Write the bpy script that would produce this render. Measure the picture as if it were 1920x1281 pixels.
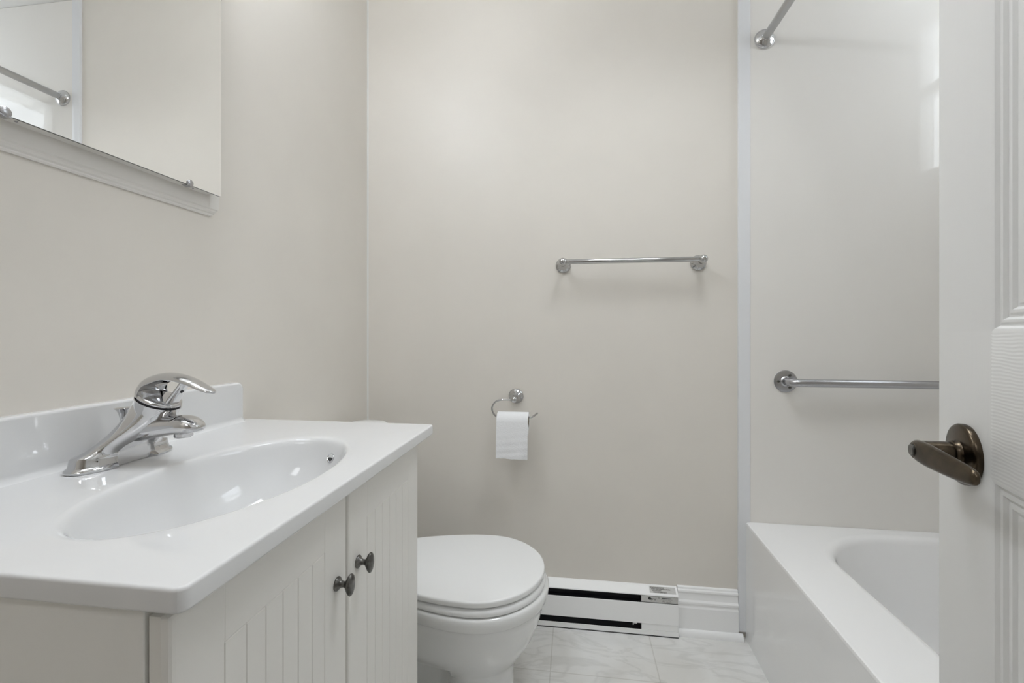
import bpy, bmesh, math, random
from mathutils import Vector, Matrix

for o in list(bpy.data.objects):
    bpy.data.objects.remove(o)
SC = bpy.context.scene
COL = SC.collection

# ------------------------------------------------------------------ room sizes (metres, floor at z = 0)
XL, XR = -0.7835, 1.490          # left and right wall
YB, YF = 1.62, -0.128            # back wall, inner face of the wall with the doorway
ZC = 2.44                        # ceiling
DOOR_X0, DOOR_X1 = -0.53, 0.240  # doorway
WIN_Y0, WIN_Y1, WIN_Z0, WIN_Z1, WIN_X = 0.955, 1.53, 1.69, 2.41, 1.55

# ------------------------------------------------------------------ camera
cam_d = bpy.data.cameras.new('camera')
cam = bpy.data.objects.new('camera', cam_d)
COL.objects.link(cam)
cam_d.sensor_fit = 'HORIZONTAL'
cam_d.sensor_width = 36.0
cam_d.lens = 36.0 * 840.0 / 1920.0
cam_d.shift_y = (622.0 - 640.5) / 1920.0
cam_d.clip_start = 0.02
cam.location = (0, 0, 1.04)
cam.rotation_euler = (math.radians(90), 0, math.radians(7.929))
SC.camera = cam

# ------------------------------------------------------------------ daylight, lamps, exposure
SC.view_settings.view_transform = 'Standard'
SC.view_settings.look = 'None'
SC.view_settings.gamma = 1.0
SC.view_settings.use_curve_mapping = False
SC.view_settings.exposure = 0.10
SC.cycles.use_denoising = True
SC.cycles.diffuse_bounces = 8
SC.cycles.max_bounces = 16
SC.cycles.sample_clamp_indirect = 6.0

WORLD = 5.4
W = bpy.data.worlds.new('sky')
SC.world = W
W.use_nodes = True
bg = W.node_tree.nodes['Background']
bg.inputs[0].default_value = (0.86, 0.93, 1.0, 1)
bg.inputs[1].default_value = WORLD

GLOBE_STRENGTH = 60.0
def area(name, loc, rot, sx, sy, power, color, portal=False):
    d = bpy.data.lights.new(name, 'AREA')
    d.shape = 'RECTANGLE'
    d.size, d.size_y, d.energy, d.color = sx, sy, power, color
    o = bpy.data.objects.new(name, d)
    o.location, o.rotation_euler = loc, rot
    COL.objects.link(o)
    if portal:
        d.cycles.is_portal = True
    return o
area('window_daylight_portal', (WIN_X + 0.08, (WIN_Y0 + WIN_Y1) / 2, (WIN_Z0 + WIN_Z1) / 2),
     (0, math.radians(90), 0), 0.9, 0.9, 1.0, (1, 1, 1), portal=True)
# added fill lights, in the hallway and under the bathroom ceiling: see the builders below
HALL_FILL_POWER = 4.9
FILL_POWER, FILL_SPREAD, FILL_X, FILL_Y = 4.2, 118.0, 0.30, 0.88

# ------------------------------------------------------------------ materials
def principled(name, color, rough=0.5, metal=0.0, spec=0.5, coat=0.0):
    m = bpy.data.materials.new(name)
    m.use_nodes = True
    b = m.node_tree.nodes['Principled BSDF']
    b.inputs['Base Color'].default_value = (*color, 1)
    b.inputs['Roughness'].default_value = rough
    b.inputs['Metallic'].default_value = metal
    b.inputs['Specular IOR Level'].default_value = spec
    b.inputs['Coat Weight'].default_value = coat
    b.inputs['Coat Roughness'].default_value = 0.05
    return m

def nd(m, t, **kw):
    n = m.node_tree.nodes.new(t)
    for k, v in kw.items():
        setattr(n, k, v)
    return n

def lk(m, a, b):
    m.node_tree.links.new(a, b)

def bump_noise(m, scale=(60, 60, 60), strength=0.1, dist=0.002, detail=3, rough=0.6):
    tc = nd(m, 'ShaderNodeTexCoord')
    mp = nd(m, 'ShaderNodeMapping')
    mp.inputs['Scale'].default_value = scale
    no = nd(m, 'ShaderNodeTexNoise')
    no.inputs['Scale'].default_value = 1.0
    no.inputs['Detail'].default_value = detail
    no.inputs['Roughness'].default_value = rough
    bu = nd(m, 'ShaderNodeBump')
    bu.inputs['Strength'].default_value = strength
    bu.inputs['Distance'].default_value = dist
    lk(m, tc.outputs['Object'], mp.inputs['Vector'])
    lk(m, mp.outputs['Vector'], no.inputs['Vector'])
    lk(m, no.outputs['Fac'], bu.inputs['Height'])
    lk(m, bu.outputs['Normal'], m.node_tree.nodes['Principled BSDF'].inputs['Normal'])
    return no

def color_noise(m, c0, c1, scale, detail=4, lo=0.35, hi=0.65):
    tc = nd(m, 'ShaderNodeTexCoord')
    mp = nd(m, 'ShaderNodeMapping')
    mp.inputs['Scale'].default_value = scale
    no = nd(m, 'ShaderNodeTexNoise')
    no.inputs['Scale'].default_value = 1.0
    no.inputs['Detail'].default_value = detail
    cr = nd(m, 'ShaderNodeValToRGB')
    cr.color_ramp.elements[0].position = lo
    cr.color_ramp.elements[0].color = (*c0, 1)
    cr.color_ramp.elements[1].position = hi
    cr.color_ramp.elements[1].color = (*c1, 1)
    lk(m, tc.outputs['Object'], mp.inputs['Vector'])
    lk(m, mp.outputs['Vector'], no.inputs['Vector'])
    lk(m, no.outputs['Fac'], cr.inputs['Fac'])
    lk(m, cr.outputs['Color'], m.node_tree.nodes['Principled BSDF'].inputs['Base Color'])

WALL_C = (0.740, 0.705, 0.652)
M = {}
M['wall'] = principled('wall_paint', WALL_C, 0.42, spec=0.35)
color_noise(M['wall'], tuple(c * 0.985 for c in WALL_C), tuple(c * 1.01 for c in WALL_C), (5, 5, 5))
bump_noise(M['wall'], (170, 170, 170), 0.06, 0.001)
M['ceiling'] = principled('ceiling_paint', (0.88, 0.875, 0.86), 0.8, spec=0.2)
bump_noise(M['ceiling'], (90, 90, 90), 0.1, 0.002)
M['trim'] = principled('white_trim_paint', (0.91, 0.91, 0.91), 0.3)
bump_noise(M['trim'], (40, 40, 40), 0.04, 0.001)
M['casing'] = principled('cream_casing_paint', (0.755, 0.735, 0.70), 0.4)
bump_noise(M['casing'], (40, 40, 40), 0.05, 0.001)
M['acrylic'] = principled('white_acrylic', (0.88, 0.88, 0.882), 0.012, spec=0.75)
bump_noise(M['acrylic'], (3, 3, 3), 0.004, 0.001, detail=0)
M['marble'] = principled('white_cultured_marble', (0.78, 0.785, 0.79), 0.045)
color_noise(M['marble'], (0.735, 0.738, 0.742), (0.745, 0.748, 0.752), (9, 9, 9))
M['surround'] = principled('glossy_wall_panel', (0.805, 0.785, 0.752), 0.004, spec=0.5)
color_noise(M['surround'], (0.802, 0.782, 0.749), (0.808, 0.788, 0.755), (4, 4, 4))
M['plastic_trim'] = principled('white_plastic_trim', (0.77, 0.78, 0.80), 0.25)
bump_noise(M['plastic_trim'], (20, 20, 20), 0.02, 0.001)
M['thermofoil'] = principled('cream_thermofoil', (0.77, 0.755, 0.72), 0.36, spec=0.4)
bump_noise(M['thermofoil'], (120, 120, 120), 0.03, 0.001)
M['cab_side'] = principled('cream_cabinet_side', (0.83, 0.82, 0.79), 0.4, spec=0.4)
bump_noise(M['cab_side'], (120, 120, 120), 0.03, 0.001)
M['dark_gap'] = principled('cabinet_interior', (0.10, 0.095, 0.085), 0.8)
color_noise(M['dark_gap'], (0.09, 0.085, 0.075), (0.11, 0.105, 0.095), (20, 20, 20))
M['ceramic'] = principled('white_ceramic', (0.80, 0.805, 0.80), 0.06, coat=0.3)
bump_noise(M['ceramic'], (4, 4, 4), 0.02, 0.002)
M['seat'] = principled('white_seat_plastic', (0.83, 0.835, 0.835), 0.16)
bump_noise(M['seat'], (30, 30, 30), 0.02, 0.001)
M['chrome'] = principled('chrome', (0.64, 0.64, 0.65), 0.04, metal=1.0)
bump_noise(M['chrome'], (12, 12, 12), 0.01, 0.001)
M['chrome_fitting'] = principled('polished_fitting_metal', (0.50, 0.50, 0.50), 0.07, metal=1.0)
bump_noise(M['chrome_fitting'], (12, 12, 12), 0.01, 0.001)
M['steel'] = principled('brushed_steel', (0.46, 0.46, 0.475), 0.26, metal=1.0)
bump_noise(M['steel'], (400, 30, 400), 0.05, 0.0005)
M['rod'] = principled('grey_rod_metal', (0.50, 0.50, 0.50), 0.33, metal=1.0)
bump_noise(M['rod'], (300, 20, 300), 0.04, 0.0005)
M['pewter'] = principled('dark_pewter', (0.20, 0.195, 0.185), 0.30, metal=1.0)
color_noise(M['pewter'], (0.09, 0.088, 0.082), (0.21, 0.205, 0.195), (90, 90, 90))
M['bronze'] = principled('antique_bronze', (0.12, 0.095, 0.065), 0.27, metal=1.0)
color_noise(M['bronze'], (0.045, 0.035, 0.025), (0.105, 0.082, 0.057), (120, 30, 40))
M['mirror'] = principled('mirror_silver', (0.96, 0.965, 0.96), 0.0, metal=1.0)
M['mirror_edge'] = principled('mirror_glass_edge', (0.07, 0.075, 0.07), 0.3)
M['paper'] = principled('toilet_paper', (0.84, 0.845, 0.86), 0.95, spec=0.1)
bump_noise(M['paper'], (160, 160, 420), 0.5, 0.002, detail=2)
M['cardboard'] = principled('cardboard', (0.36, 0.30, 0.23), 0.9, spec=0.1)
color_noise(M['cardboard'], (0.32, 0.27, 0.20), (0.40, 0.34, 0.26), (60, 60, 60))
M['heater'] = principled('white_heater_enamel', (0.94, 0.94, 0.94), 0.3)
bump_noise(M['heater'], (60, 60, 60), 0.03, 0.001)
M['heater_dark'] = principled('heater_dark_inside', (0.012, 0.012, 0.016), 0.6)
color_noise(M['heater_dark'], (0.010, 0.010, 0.014), (0.016, 0.016, 0.02), (30, 30, 30))
M['label'] = principled('label_grey', (0.56, 0.555, 0.54), 0.5)
color_noise(M['label'], (0.54, 0.535, 0.52), (0.58, 0.575, 0.56), (200, 200, 200))
M['ink'] = principled('label_ink', (0.03, 0.03, 0.03), 0.6)
M['ink_grey'] = principled('label_grey_print', (0.22, 0.21, 0.20), 0.6)
color_noise(M['ink_grey'], (0.10, 0.095, 0.09), (0.42, 0.41, 0.39), (900, 500, 900), lo=0.42, hi=0.58)
M['door'] = principled('white_door_paint', (0.77, 0.77, 0.765), 0.33)
bump_noise(M['door'], (260, 260, 5), 0.05, 0.0010, detail=2)
M['door_rail'] = principled('white_door_paint_cross_grain', (0.77, 0.77, 0.765), 0.33)
_tc = nd(M['door_rail'], 'ShaderNodeTexCoord')
_wv = nd(M['door_rail'], 'ShaderNodeTexWave', wave_type='BANDS', bands_direction='Z')
_wv.inputs['Scale'].default_value = 92.0
_wv.inputs['Distortion'].default_value = 4.5
_wv.inputs['Detail'].default_value = 1.0
_wv.inputs['Detail Scale'].default_value = 0.35
_bu = nd(M['door_rail'], 'ShaderNodeBump')
_bu.inputs['Strength'].default_value = 0.15
_bu.inputs['Distance'].default_value = 0.0006
lk(M['door_rail'], _tc.outputs['Object'], _wv.inputs['Vector'])
lk(M['door_rail'], _wv.outputs['Fac'], _bu.inputs['Height'])
lk(M['door_rail'], _bu.outputs['Normal'], M['door_rail'].node_tree.nodes['Principled BSDF'].inputs['Normal'])
M['caulk'] = principled('white_caulk', (0.74, 0.735, 0.71), 0.5)
M['globe'] = bpy.data.materials.new('lit_opal_globe')
M['globe'].use_nodes = True
_b = M['globe'].node_tree.nodes['Principled BSDF']
_b.inputs['Base Color'].default_value = (0.9, 0.88, 0.84, 1)
_b.inputs['Emission Color'].default_value = (0.915, 0.965, 1.025, 1)
_b.inputs['Emission Strength'].default_value = GLOBE_STRENGTH
# window glass: clear pane with real reflections
M['glass'] = bpy.data.materials.new('window_glass')
M['glass'].use_nodes = True
_nt = M['glass'].node_tree
_nt.nodes.remove(_nt.nodes['Principled BSDF'])
_tr = _nt.nodes.new('ShaderNodeBsdfTransparent')
_gl = _nt.nodes.new('ShaderNodeBsdfGlossy')
_gl.inputs['Roughness'].default_value = 0.02
_mx = _nt.nodes.new('ShaderNodeMixShader')
_mx.inputs[0].default_value = 0.05
_nt.links.new(_tr.outputs[0], _mx.inputs[1])
_nt.links.new(_gl.outputs[0], _mx.inputs[2])
_nt.links.new(_mx.outputs[0], _nt.nodes['Material Output'].inputs[0])

# floor: pale marbled vinyl tiles, 0.3255 m
def floor_material():
    m = principled('marbled_vinyl_tile', (0.6, 0.6, 0.58), 0.22)
    b = m.node_tree.nodes['Principled BSDF']
    geo = nd(m, 'ShaderNodeNewGeometry')
    mp = nd(m, 'ShaderNodeMapping')
    mp.vector_type = 'POINT'
    mp.inputs['Location'].default_value = (0.073 + 0.3255 * 8, -1.374 + 0.3255 * 12, 0)
    br = nd(m, 'ShaderNodeTexBrick')
    br.offset = 0.0
    br.inputs['Scale'].default_value = 1.0
    br.inputs['Brick Width'].default_value = 0.3255
    br.inputs['Row Height'].default_value = 0.3255
    br.inputs['Mortar Size'].default_value = 0.0030
    br.inputs['Mortar Smooth'].default_value = 1.0
    br.inputs['Color1'].default_value = (1, 1, 1, 1)
    br.inputs['Color2'].default_value = (0.94, 0.94, 0.93, 1)
    br.inputs['Mortar'].default_value = (0.78, 0.77, 0.75, 1)
    lk(m, geo.outputs['Position'], mp.inputs['Vector'])
    lk(m, mp.outputs['Vector'], br.inputs['Vector'])
    # broad cloudy tone
    n1 = nd(m, 'ShaderNodeTexNoise')
    n1.inputs['Scale'].default_value = WORLD
    n1.inputs['Detail'].default_value = 5.0
    n1.inputs['Distortion'].default_value = 0.6
    lk(m, geo.outputs['Position'], n1.inputs['Vector'])
    r1 = nd(m, 'ShaderNodeValToRGB')
    r1.color_ramp.elements[0].position = 0.32
    r1.color_ramp.elements[0].color = (0.70, 0.69, 0.665, 1)
    r1.color_ramp.elements[1].position = 0.68
    r1.color_ramp.elements[1].color = (0.82, 0.82, 0.81, 1)
    lk(m, n1.outputs['Fac'], r1.inputs['Fac'])
    # veins
    mp2 = nd(m, 'ShaderNodeMapping')
    mp2.inputs['Rotation'].default_value = (0, 0, 0.7)
    mp2.inputs['Scale'].default_value = (4, 11, 1)
    lk(m, geo.outputs['Position'], mp2.inputs['Vector'])
    n2 = nd(m, 'ShaderNodeTexNoise')
    n2.inputs['Scale'].default_value = 1.0
    n2.inputs['Detail'].default_value = WORLD
    n2.inputs['Distortion'].default_value = 1.2
    lk(m, mp2.outputs['Vector'], n2.inputs['Vector'])
    r2 = nd(m, 'ShaderNodeValToRGB')
    e = r2.color_ramp.elements
    e[0].position, e[0].color = 0.455, (1, 1, 1, 1)
    e[1].position, e[1].color = 0.55, (1, 1, 1, 1)
    k = e.new(0.50)
    k.color = (0.80, 0.80, 0.79, 1)
    lk(m, n2.outputs['Fac'], r2.inputs['Fac'])
    a = nd(m, 'ShaderNodeMix', data_type='RGBA', blend_type='MULTIPLY')
    a.inputs[0].default_value = 0.55
    lk(m, r1.outputs['Color'], a.inputs[6])
    lk(m, r2.outputs['Color'], a.inputs[7])
    c = nd(m, 'ShaderNodeMix', data_type='RGBA', blend_type='MULTIPLY')
    c.inputs[0].default_value = 1.0
    lk(m, a.outputs[2], c.inputs[6])
    lk(m, br.outputs['Color'], c.inputs[7])
    lk(m, c.outputs[2], b.inputs['Base Color'])
    return m
M['floor'] = floor_material()
M['hall_floor'] = principled('hall_floor_laminate', (0.5, 0.48, 0.45), 0.4)
color_noise(M['hall_floor'], (0.46, 0.44, 0.41), (0.54, 0.52, 0.49), (3, 40, 1))

# ------------------------------------------------------------------ mesh helpers
ORIGIN = {}
def finish(me, angle=35):
    me.shade_smooth()
    me.set_sharp_from_angle(angle=math.radians(angle))

def thing(name, label, cat, loc, group=None):
    o = bpy.data.objects.new(name, None)
    o.empty_display_size = 0.05
    o.location = loc
    COL.objects.link(o)
    ORIGIN[o] = Vector(loc)
    o['label'], o['category'] = label, cat
    if group:
        o['group'] = group
    return o

def obj(name, bm, mat, parent=None, origin=None, angle=35, label=None, recalc=True, wn=False):
    """bm is in world coordinates."""
    if recalc:
        bmesh.ops.recalc_face_normals(bm, faces=bm.faces)
    if parent is not None:
        org = ORIGIN[parent]
    elif origin is not None:
        org = Vector(origin)
    else:
        zs = [v.co.z for v in bm.verts]
        xs = [v.co.x for v in bm.verts]
        ys = [v.co.y for v in bm.verts]
        org = Vector(((min(xs) + max(xs)) / 2, (min(ys) + max(ys)) / 2, min(zs)))
    bmesh.ops.translate(bm, verts=bm.verts, vec=-org)
    me = bpy.data.meshes.new(name)
    bm.to_mesh(me)
    bm.free()
    mats = mat if isinstance(mat, (list, tuple)) else [mat]
    for k in mats:
        me.materials.append(M[k])
    finish(me, angle)
    o = bpy.data.objects.new(name, me)
    COL.objects.link(o)
    if wn:
        wm = o.modifiers.new('flat_faces', 'WEIGHTED_NORMAL')
        wm.keep_sharp = True
        wm.weight = 80
    if parent is not None:
        o.parent = parent
    else:
        o.location = org
    ORIGIN[o] = org
    if label:
        o['label'] = label
    return o

def struct(name, bm, mat, parent=None, angle=35):
    o = obj(name, bm, mat, parent, origin=(0, 0, 0) if parent is None else None, angle=angle)
    if parent is None:
        o['kind'] = 'structure'
    return o

def tag(o, label, cat, group=None):
    o['label'], o['category'] = label, cat
    if group:
        o['group'] = group
    return o

def B():
    return bmesh.new()

def box(bm, x0, x1, y0, y1, z0, z1, bev=0.0, seg=3):
    r = bmesh.ops.create_cube(bm, size=1.0)
    vs = r['verts']
    for v in vs:
        v.co = Vector(((x0 + x1) / 2 + v.co.x * (x1 - x0), (y0 + y1) / 2 + v.co.y * (y1 - y0),
                       (z0 + z1) / 2 + v.co.z * (z1 - z0)))
    if bev > 0:
        es = list({e for v in vs for e in v.link_edges})
        bmesh.ops.bevel(bm, geom=es, offset=bev, segments=seg, profile=0.5, affect='EDGES')
    return bm

def loft(bm, rings, cap0=True, cap1=True, closed=True, mat=0):
    vr = [[bm.verts.new(p) for p in r] for r in rings]
    n = len(vr[0])
    for a, b in zip(vr[:-1], vr[1:]):
        for i in range(n if closed else n - 1):
            j = (i + 1) % n
            f = bm.faces.new((a[i], a[j], b[j], b[i]))
            f.material_index = mat
    if cap0:
        bm.faces.new(vr[0][::-1]).material_index = mat
    if cap1:
        bm.faces.new(vr[-1]).material_index = mat
    return vr

def frame_for(axis):
    a = Vector(axis).normalized()
    u = a.cross(Vector((0, 0, 1)))
    if u.length < 1e-4:
        u = Vector((1, 0, 0))
    u.normalize()
    return a, u, a.cross(u).normalized()

def lathe(bm, prof, base, axis, n=48, cap0=True, cap1=True, sx=1.0, sy=1.0, mat=0):
    """prof: list of (r, h) along axis from base; sx / sy squash the section."""
    a, u, w = frame_for(axis)
    base = Vector(base)
    rings = [[base + a * h + u * (r * sx * math.cos(2 * math.pi * i / n)) + w * (r * sy * math.sin(2 * math.pi * i / n))
              for i in range(n)] for r, h in prof]
    return loft(bm, rings, cap0, cap1, mat=mat)

def smooth_path(pts, sub=8):
    """Catmull-Rom through pts."""
    P = [Vector(p) for p in pts]
    P = [P[0] * 2 - P[1]] + P + [P[-1] * 2 - P[-2]]
    out = []
    for i in range(1, len(P) - 2):
        for k in range(sub):
            t = k / sub
            p0, p1, p2, p3 = P[i - 1], P[i], P[i + 1], P[i + 2]
            out.append(0.5 * ((2 * p1) + (p2 - p0) * t + (2 * p0 - 5 * p1 + 4 * p2 - p3) * t * t
                              + (3 * p1 - p0 - 3 * p2 + p3) * t ** 3))
    out.append(P[-2])
    return out

def tube(bm, pts, r, n=20, caps=True):
    P = [Vector(p) for p in pts]
    rings = []
    prev = None
    for i, p in enumerate(P):
        t = (P[min(i + 1, len(P) - 1)] - P[max(i - 1, 0)]).normalized()
        if prev is None:
            _, u, w = frame_for(t)
        else:
            u = (prev - t * prev.dot(t)).normalized()
            w = t.cross(u)
        prev = u
        rr = r(i / (len(P) - 1)) if callable(r) else r
        rings.append([p + (u * math.cos(2 * math.pi * k / n) + w * math.sin(2 * math.pi * k / n)) * rr for k in range(n)])
    return loft(bm, rings, caps, caps)

def extrude_profile(bm, poly, axis, a0, a1):
    """poly: list of 2-D points; axis 'x' -> (y, z) extruded in x; 'y' -> (x, z); 'z' -> (x, y)."""
    def p(q, a):
        return {'x': (a, q[0], q[1]), 'y': (q[0], a, q[1]), 'z': (q[0], q[1], a)}[axis]
    return loft(bm, [[Vector(p(q, a0)) for q in poly], [Vector(p(q, a1)) for q in poly]])

def quad(bm, pts):
    bm.faces.new([bm.verts.new(p) for p in pts])

def hermite(tab, x):
    """piecewise smooth interpolation through table rows (x, a, b, ...)"""
    if x <= tab[0][0]:
        return list(tab[0][1:])
    for r0, r1 in zip(tab[:-1], tab[1:]):
        if x <= r1[0]:
            t = (x - r0[0]) / (r1[0] - r0[0])
            return [a + (b - a) * t for a, b in zip(r0[1:], r1[1:])]
    return list(tab[-1][1:])

# ------------------------------------------------------------------ the room
T = 0.10
b = B(); box(b, XL - T, XR + 0.4, YF - T, YB + T, -0.05, 0.0); struct('floor', b, 'floor')
b = B(); box(b, -1.6, XR + 0.4, -1.75, YB + T, ZC, ZC + 0.05); struct('ceiling', b, 'ceiling')
b = B(); box(b, XL - T, XL, YF - T, YB + T, 0.0, ZC); struct('wall_left', b, 'wall')
b = B(); box(b, XL, XR + 0.4, YB, YB + T, 0.0, ZC); struct('wall_back', b, 'wall')
# right wall with the window opening above the tub
b = B()
box(b, XR, XR + 0.12, YF - T, WIN_Y0, 0.0, ZC)
box(b, XR, XR + 0.12, WIN_Y1, YB, 0.0, ZC)
box(b, XR, XR + 0.12, WIN_Y0, WIN_Y1, 0.0, WIN_Z0)
box(b, XR, XR + 0.12, WIN_Y0, WIN_Y1, WIN_Z1, ZC)
struct('wall_right', b, 'surround')
# wall with the doorway the photograph is taken from
b = B()
box(b, XL, DOOR_X0, YF - T, YF, 0.0, ZC)
box(b, DOOR_X1, XR, YF - T, YF, 0.0, ZC)
box(b, DOOR_X0, DOOR_X1, YF - T, YF, 2.06, ZC)
struct('wall_front', b, 'wall')
b = B(); box(b, 0.60, XR, YF, 0.10, 0.0, ZC); struct('wall_tub_end', b, 'wall')
# hallway behind the doorway
b = B(); box(b, -1.6, 1.6, -1.70, YF - T, -0.05, 0.0); struct('floor_hall', b, 'hall_floor')
b = B(); box(b, -1.6, 1.6, -1.75, -1.65, 0.0, ZC); struct('wall_hall_back', b, 'wall')
b = B(); box(b, -1.6, -1.5, -1.65, YF - T, 0.0, ZC); struct('wall_hall_left', b, 'wall')
b = B(); box(b, 1.5, 1.6, -1.65, YF - T, 0.0, ZC); struct('wall_hall_right', b, 'wall')
b = B(); box(b, -1.5, XL - T, YF - T, YF, 0.0, ZC); struct('wall_hall_front', b, 'wall')
area('hall_fill_light', (-0.1, -0.95, ZC - 0.03), (0, 0, 0), 0.5, 0.5, HALL_FILL_POWER, (0.95, 0.97, 1.0))  # invented soft fill through the doorway; no hallway lamp is known
# bead of caulk in the back left corner
b = B(); extrude_profile(b, [(XL, YB), (XL + 0.005, YB), (XL + 0.0015, YB - 0.0015), (XL, YB - 0.005)], 'z', 0.0, ZC)
struct('trim_1', b, 'caulk')

# window over the tub: frame, sash bar, two panes
wf = B()
fx0, fx1 = WIN_X - 0.03, WIN_X + 0.03
box(wf, fx0, fx1, WIN_Y0, WIN_Y0 + 0.05, WIN_Z0, WIN_Z1, 0.004)
box(wf, fx0, fx1, WIN_Y1 - 0.05, WIN_Y1, WIN_Z0, WIN_Z1, 0.004)
box(wf, fx0, fx1, WIN_Y0 + 0.05, WIN_Y1 - 0.05, WIN_Z0, WIN_Z0 + 0.05, 0.004)
box(wf, fx0, fx1, WIN_Y0 + 0.05, WIN_Y1 - 0.05, WIN_Z1 - 0.05, WIN_Z1, 0.004)
win = struct('window_1', wf, 'trim')
b = B(); box(b, fx0 + 0.005, fx1 - 0.005, WIN_Y0 + 0.05, WIN_Y1 - 0.05, 2.065, 2.115, 0.003); obj('sash_bar', b, 'trim', win)
b = B(); box(b, WIN_X - 0.003, WIN_X + 0.003, WIN_Y0 + 0.05, WIN_Y1 - 0.05, WIN_Z0 + 0.05, 2.065); obj('pane', b, 'glass', win)
b = B(); box(b, WIN_X - 0.003, WIN_X + 0.003, WIN_Y0 + 0.05, WIN_Y1 - 0.05, 2.115, WIN_Z1 - 0.05); obj('pane', b, 'glass', win)

# baseboard and quarter round on the back wall, between heater and tub
prof = [(0.0, 0.0), (-0.016, 0.0), (-0.016, 0.092), (-0.0135, 0.098), (-0.0135, 0.102), (-0.0165, 0.107), (-0.0165, 0.113),
        (-0.012, 0.119), (-0.0105, 0.128), (-0.0105, 0.139), (-0.0135, 0.146), (-0.0125, 0.151), (-0.009, 0.154), (-0.008, 0.159), (-0.0055, 0.161), (0.0, 0.161)]
b = B(); extrude_profile(b, [(YB + y, z) for y, z in prof], 'x', 0.3525, 0.5495); struct('baseboard_back', b, 'trim', angle=20)
b = B()
qr = [(YB - 0.016, 0.0)] + [(YB - 0.016 - 0.014 * math.cos(a), 0.021 * math.sin(a)) for a in [i * math.pi / 16 for i in range(9)]]
extrude_profile(b, qr, 'x', 0.3525, 0.562)
struct('trim_2', b, 'trim')

# ------------------------------------------------------------------ glossy panel around the tub with its edge strip
sp = thing('shower_wall_panel', 'glossy pale shower wall panel above the end of the bathtub', 'wall panel', (0.95, YB, 0.0))
b = B(); box(b, 0.586, XR, YB - 0.006, YB, 0.38, ZC - 0.002, 0.0008, 1); obj('panel', b, 'surround', sp)
b = B()
es = [(0.5515, YB), (0.5515, YB - 0.006), (0.5535, YB - 0.009), (0.578, YB - 0.010), (0.588, YB - 0.0095), (0.5905, YB - 0.0065), (0.5905, YB)]
extrude_profile(b, es, 'z', 0.0225, ZC - 0.002)
obj('edge_trim', b, 'plastic_trim', sp, label='white plastic edge strip')

# ------------------------------------------------------------------ bathtub
def tub():
    t = thing('bathtub', 'white built-in bathtub with a flat glossy apron beside the open door', 'bathtub', (0.95, 0.86, 0.0))
    zr = 0.3945
    y0, y1 = 0.102, YB - 0.007
    xo = lambda y: 0.575 - 0.0236 * (YB - y)
    outer = [(xo(y0), y0), (XR - 0.002, y0), (XR - 0.002, y1), (xo(y1), y1)]
    ix0, ix1, iy0, iy1, rx, ry = 0.726, 1.405, 0.24, 1.560, 0.262, 0.215
    cx, cy = (ix0 + ix1) / 2, (iy0 + iy1) / 2
    hx, hy = (ix1 - ix0) / 2, (iy1 - iy0) / 2
    def inside(x, y):
        dx, dy = abs(x - cx), abs(y - cy)
        if dx > hx or dy > hy:
            return False
        ex, ey = dx - (hx - rx), dy - (hy - ry)
        return not (ex > 0 and ey > 0 and (ex / rx) ** 2 + (ey / ry) ** 2 > 1)
    # angles: uniform over the inner outline plus the four outer corners
    dirs = []
    N = 220
    for i in range(N):
        a = 2 * math.pi * i / N
        dirs.append((hx * math.cos(a), hy * math.sin(a)))
    dirs += [(x - cx, y - cy) for x, y in outer]
    dirs.sort(key=lambda d: math.atan2(d[1], d[0]))
    def ray_poly(d):
        best = 1e9
        for (ax, ay), (bx, by) in zip(outer, outer[1:] + outer[:1]):
            ex, ey = bx - ax, by - ay
            den = d[0] * ey - d[1] * ex
            if abs(den) < 1e-12:
                continue
            s = ((ax - cx) * ey - (ay - cy) * ex) / den
            u = ((ax - cx) * d[1] - (ay - cy) * d[0]) / den
            if s > 0 and -1e-6 <= u <= 1 + 1e-6:
                best = min(best, s)
        return best
    O, I = [], []
    for d in dirs:
        s = ray_poly(d)
        O.append((cx + d[0] * s, cy + d[1] * s))
        lo, hi = 0.0, 2.0
        for _ in range(40):
            m = (lo + hi) / 2
            if inside(cx + d[0] * m, cy + d[1] * m):
                lo = m
            else:
                hi = m
        I.append((cx + d[0] * lo, cy + d[1] * lo))
    def off(p, d):                 # pull an outer point inwards by d in x and y
        return (p[0] + (d if p[0] < cx else 0.0), p[1])
    rings = []
    rings.append([Vector((*off(p, 0.0004), 0.0)) for p in O])
    rings.append([Vector((*off(p, 0.0004), zr - 0.014)) for p in O])
    rings.append([Vector((*off(p, 0.0001), zr - 0.010)) for p in O])
    rings.append([Vector((*off(p, 0.0), zr - 0.007)) for p in O])
    rings.append([Vector((*off(p, 0.0015), zr - 0.0025)) for p in O])
    rings.append([Vector((*off(p, 0.006), zr)) for p in O])
    def inset(d, z):
        return [Vector((cx + (p[0] - cx) * (1 - d / hx), cy + (p[1] - cy) * (1 - d / hy), zr + z)) for p in I]
    for d, z in ((-0.016, 0.0), (-0.008, -0.0008), (0.0, -0.004), (0.005, -0.010), (0.009, -0.02), (0.022, -0.08),
                 (0.04, -0.17), (0.055, -0.24), (0.072, -0.29), (0.10, -0.325), (0.14, -0.342), (0.19, -0.346), (0.24, -0.347)):
        rings.append(inset(d, z))
    b = B()
    loft(b, rings, cap0=True, cap1=True)
    sh = obj('tub_shell', b, 'acrylic', t, angle=40, wn=True)
    # drain and overflow plate at the far end of the basin
    b = B(); lathe(b, [(0.0, 0.0), (0.028, 0.0), (0.03, 0.002), (0.022, 0.004), (0.0, 0.004)][1:], (1.065, 1.36, zr - 0.3455), (0, 0, 1), 32)
    obj('drain', b, 'chrome', t, label='chrome drain')
    return t
tub()

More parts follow.
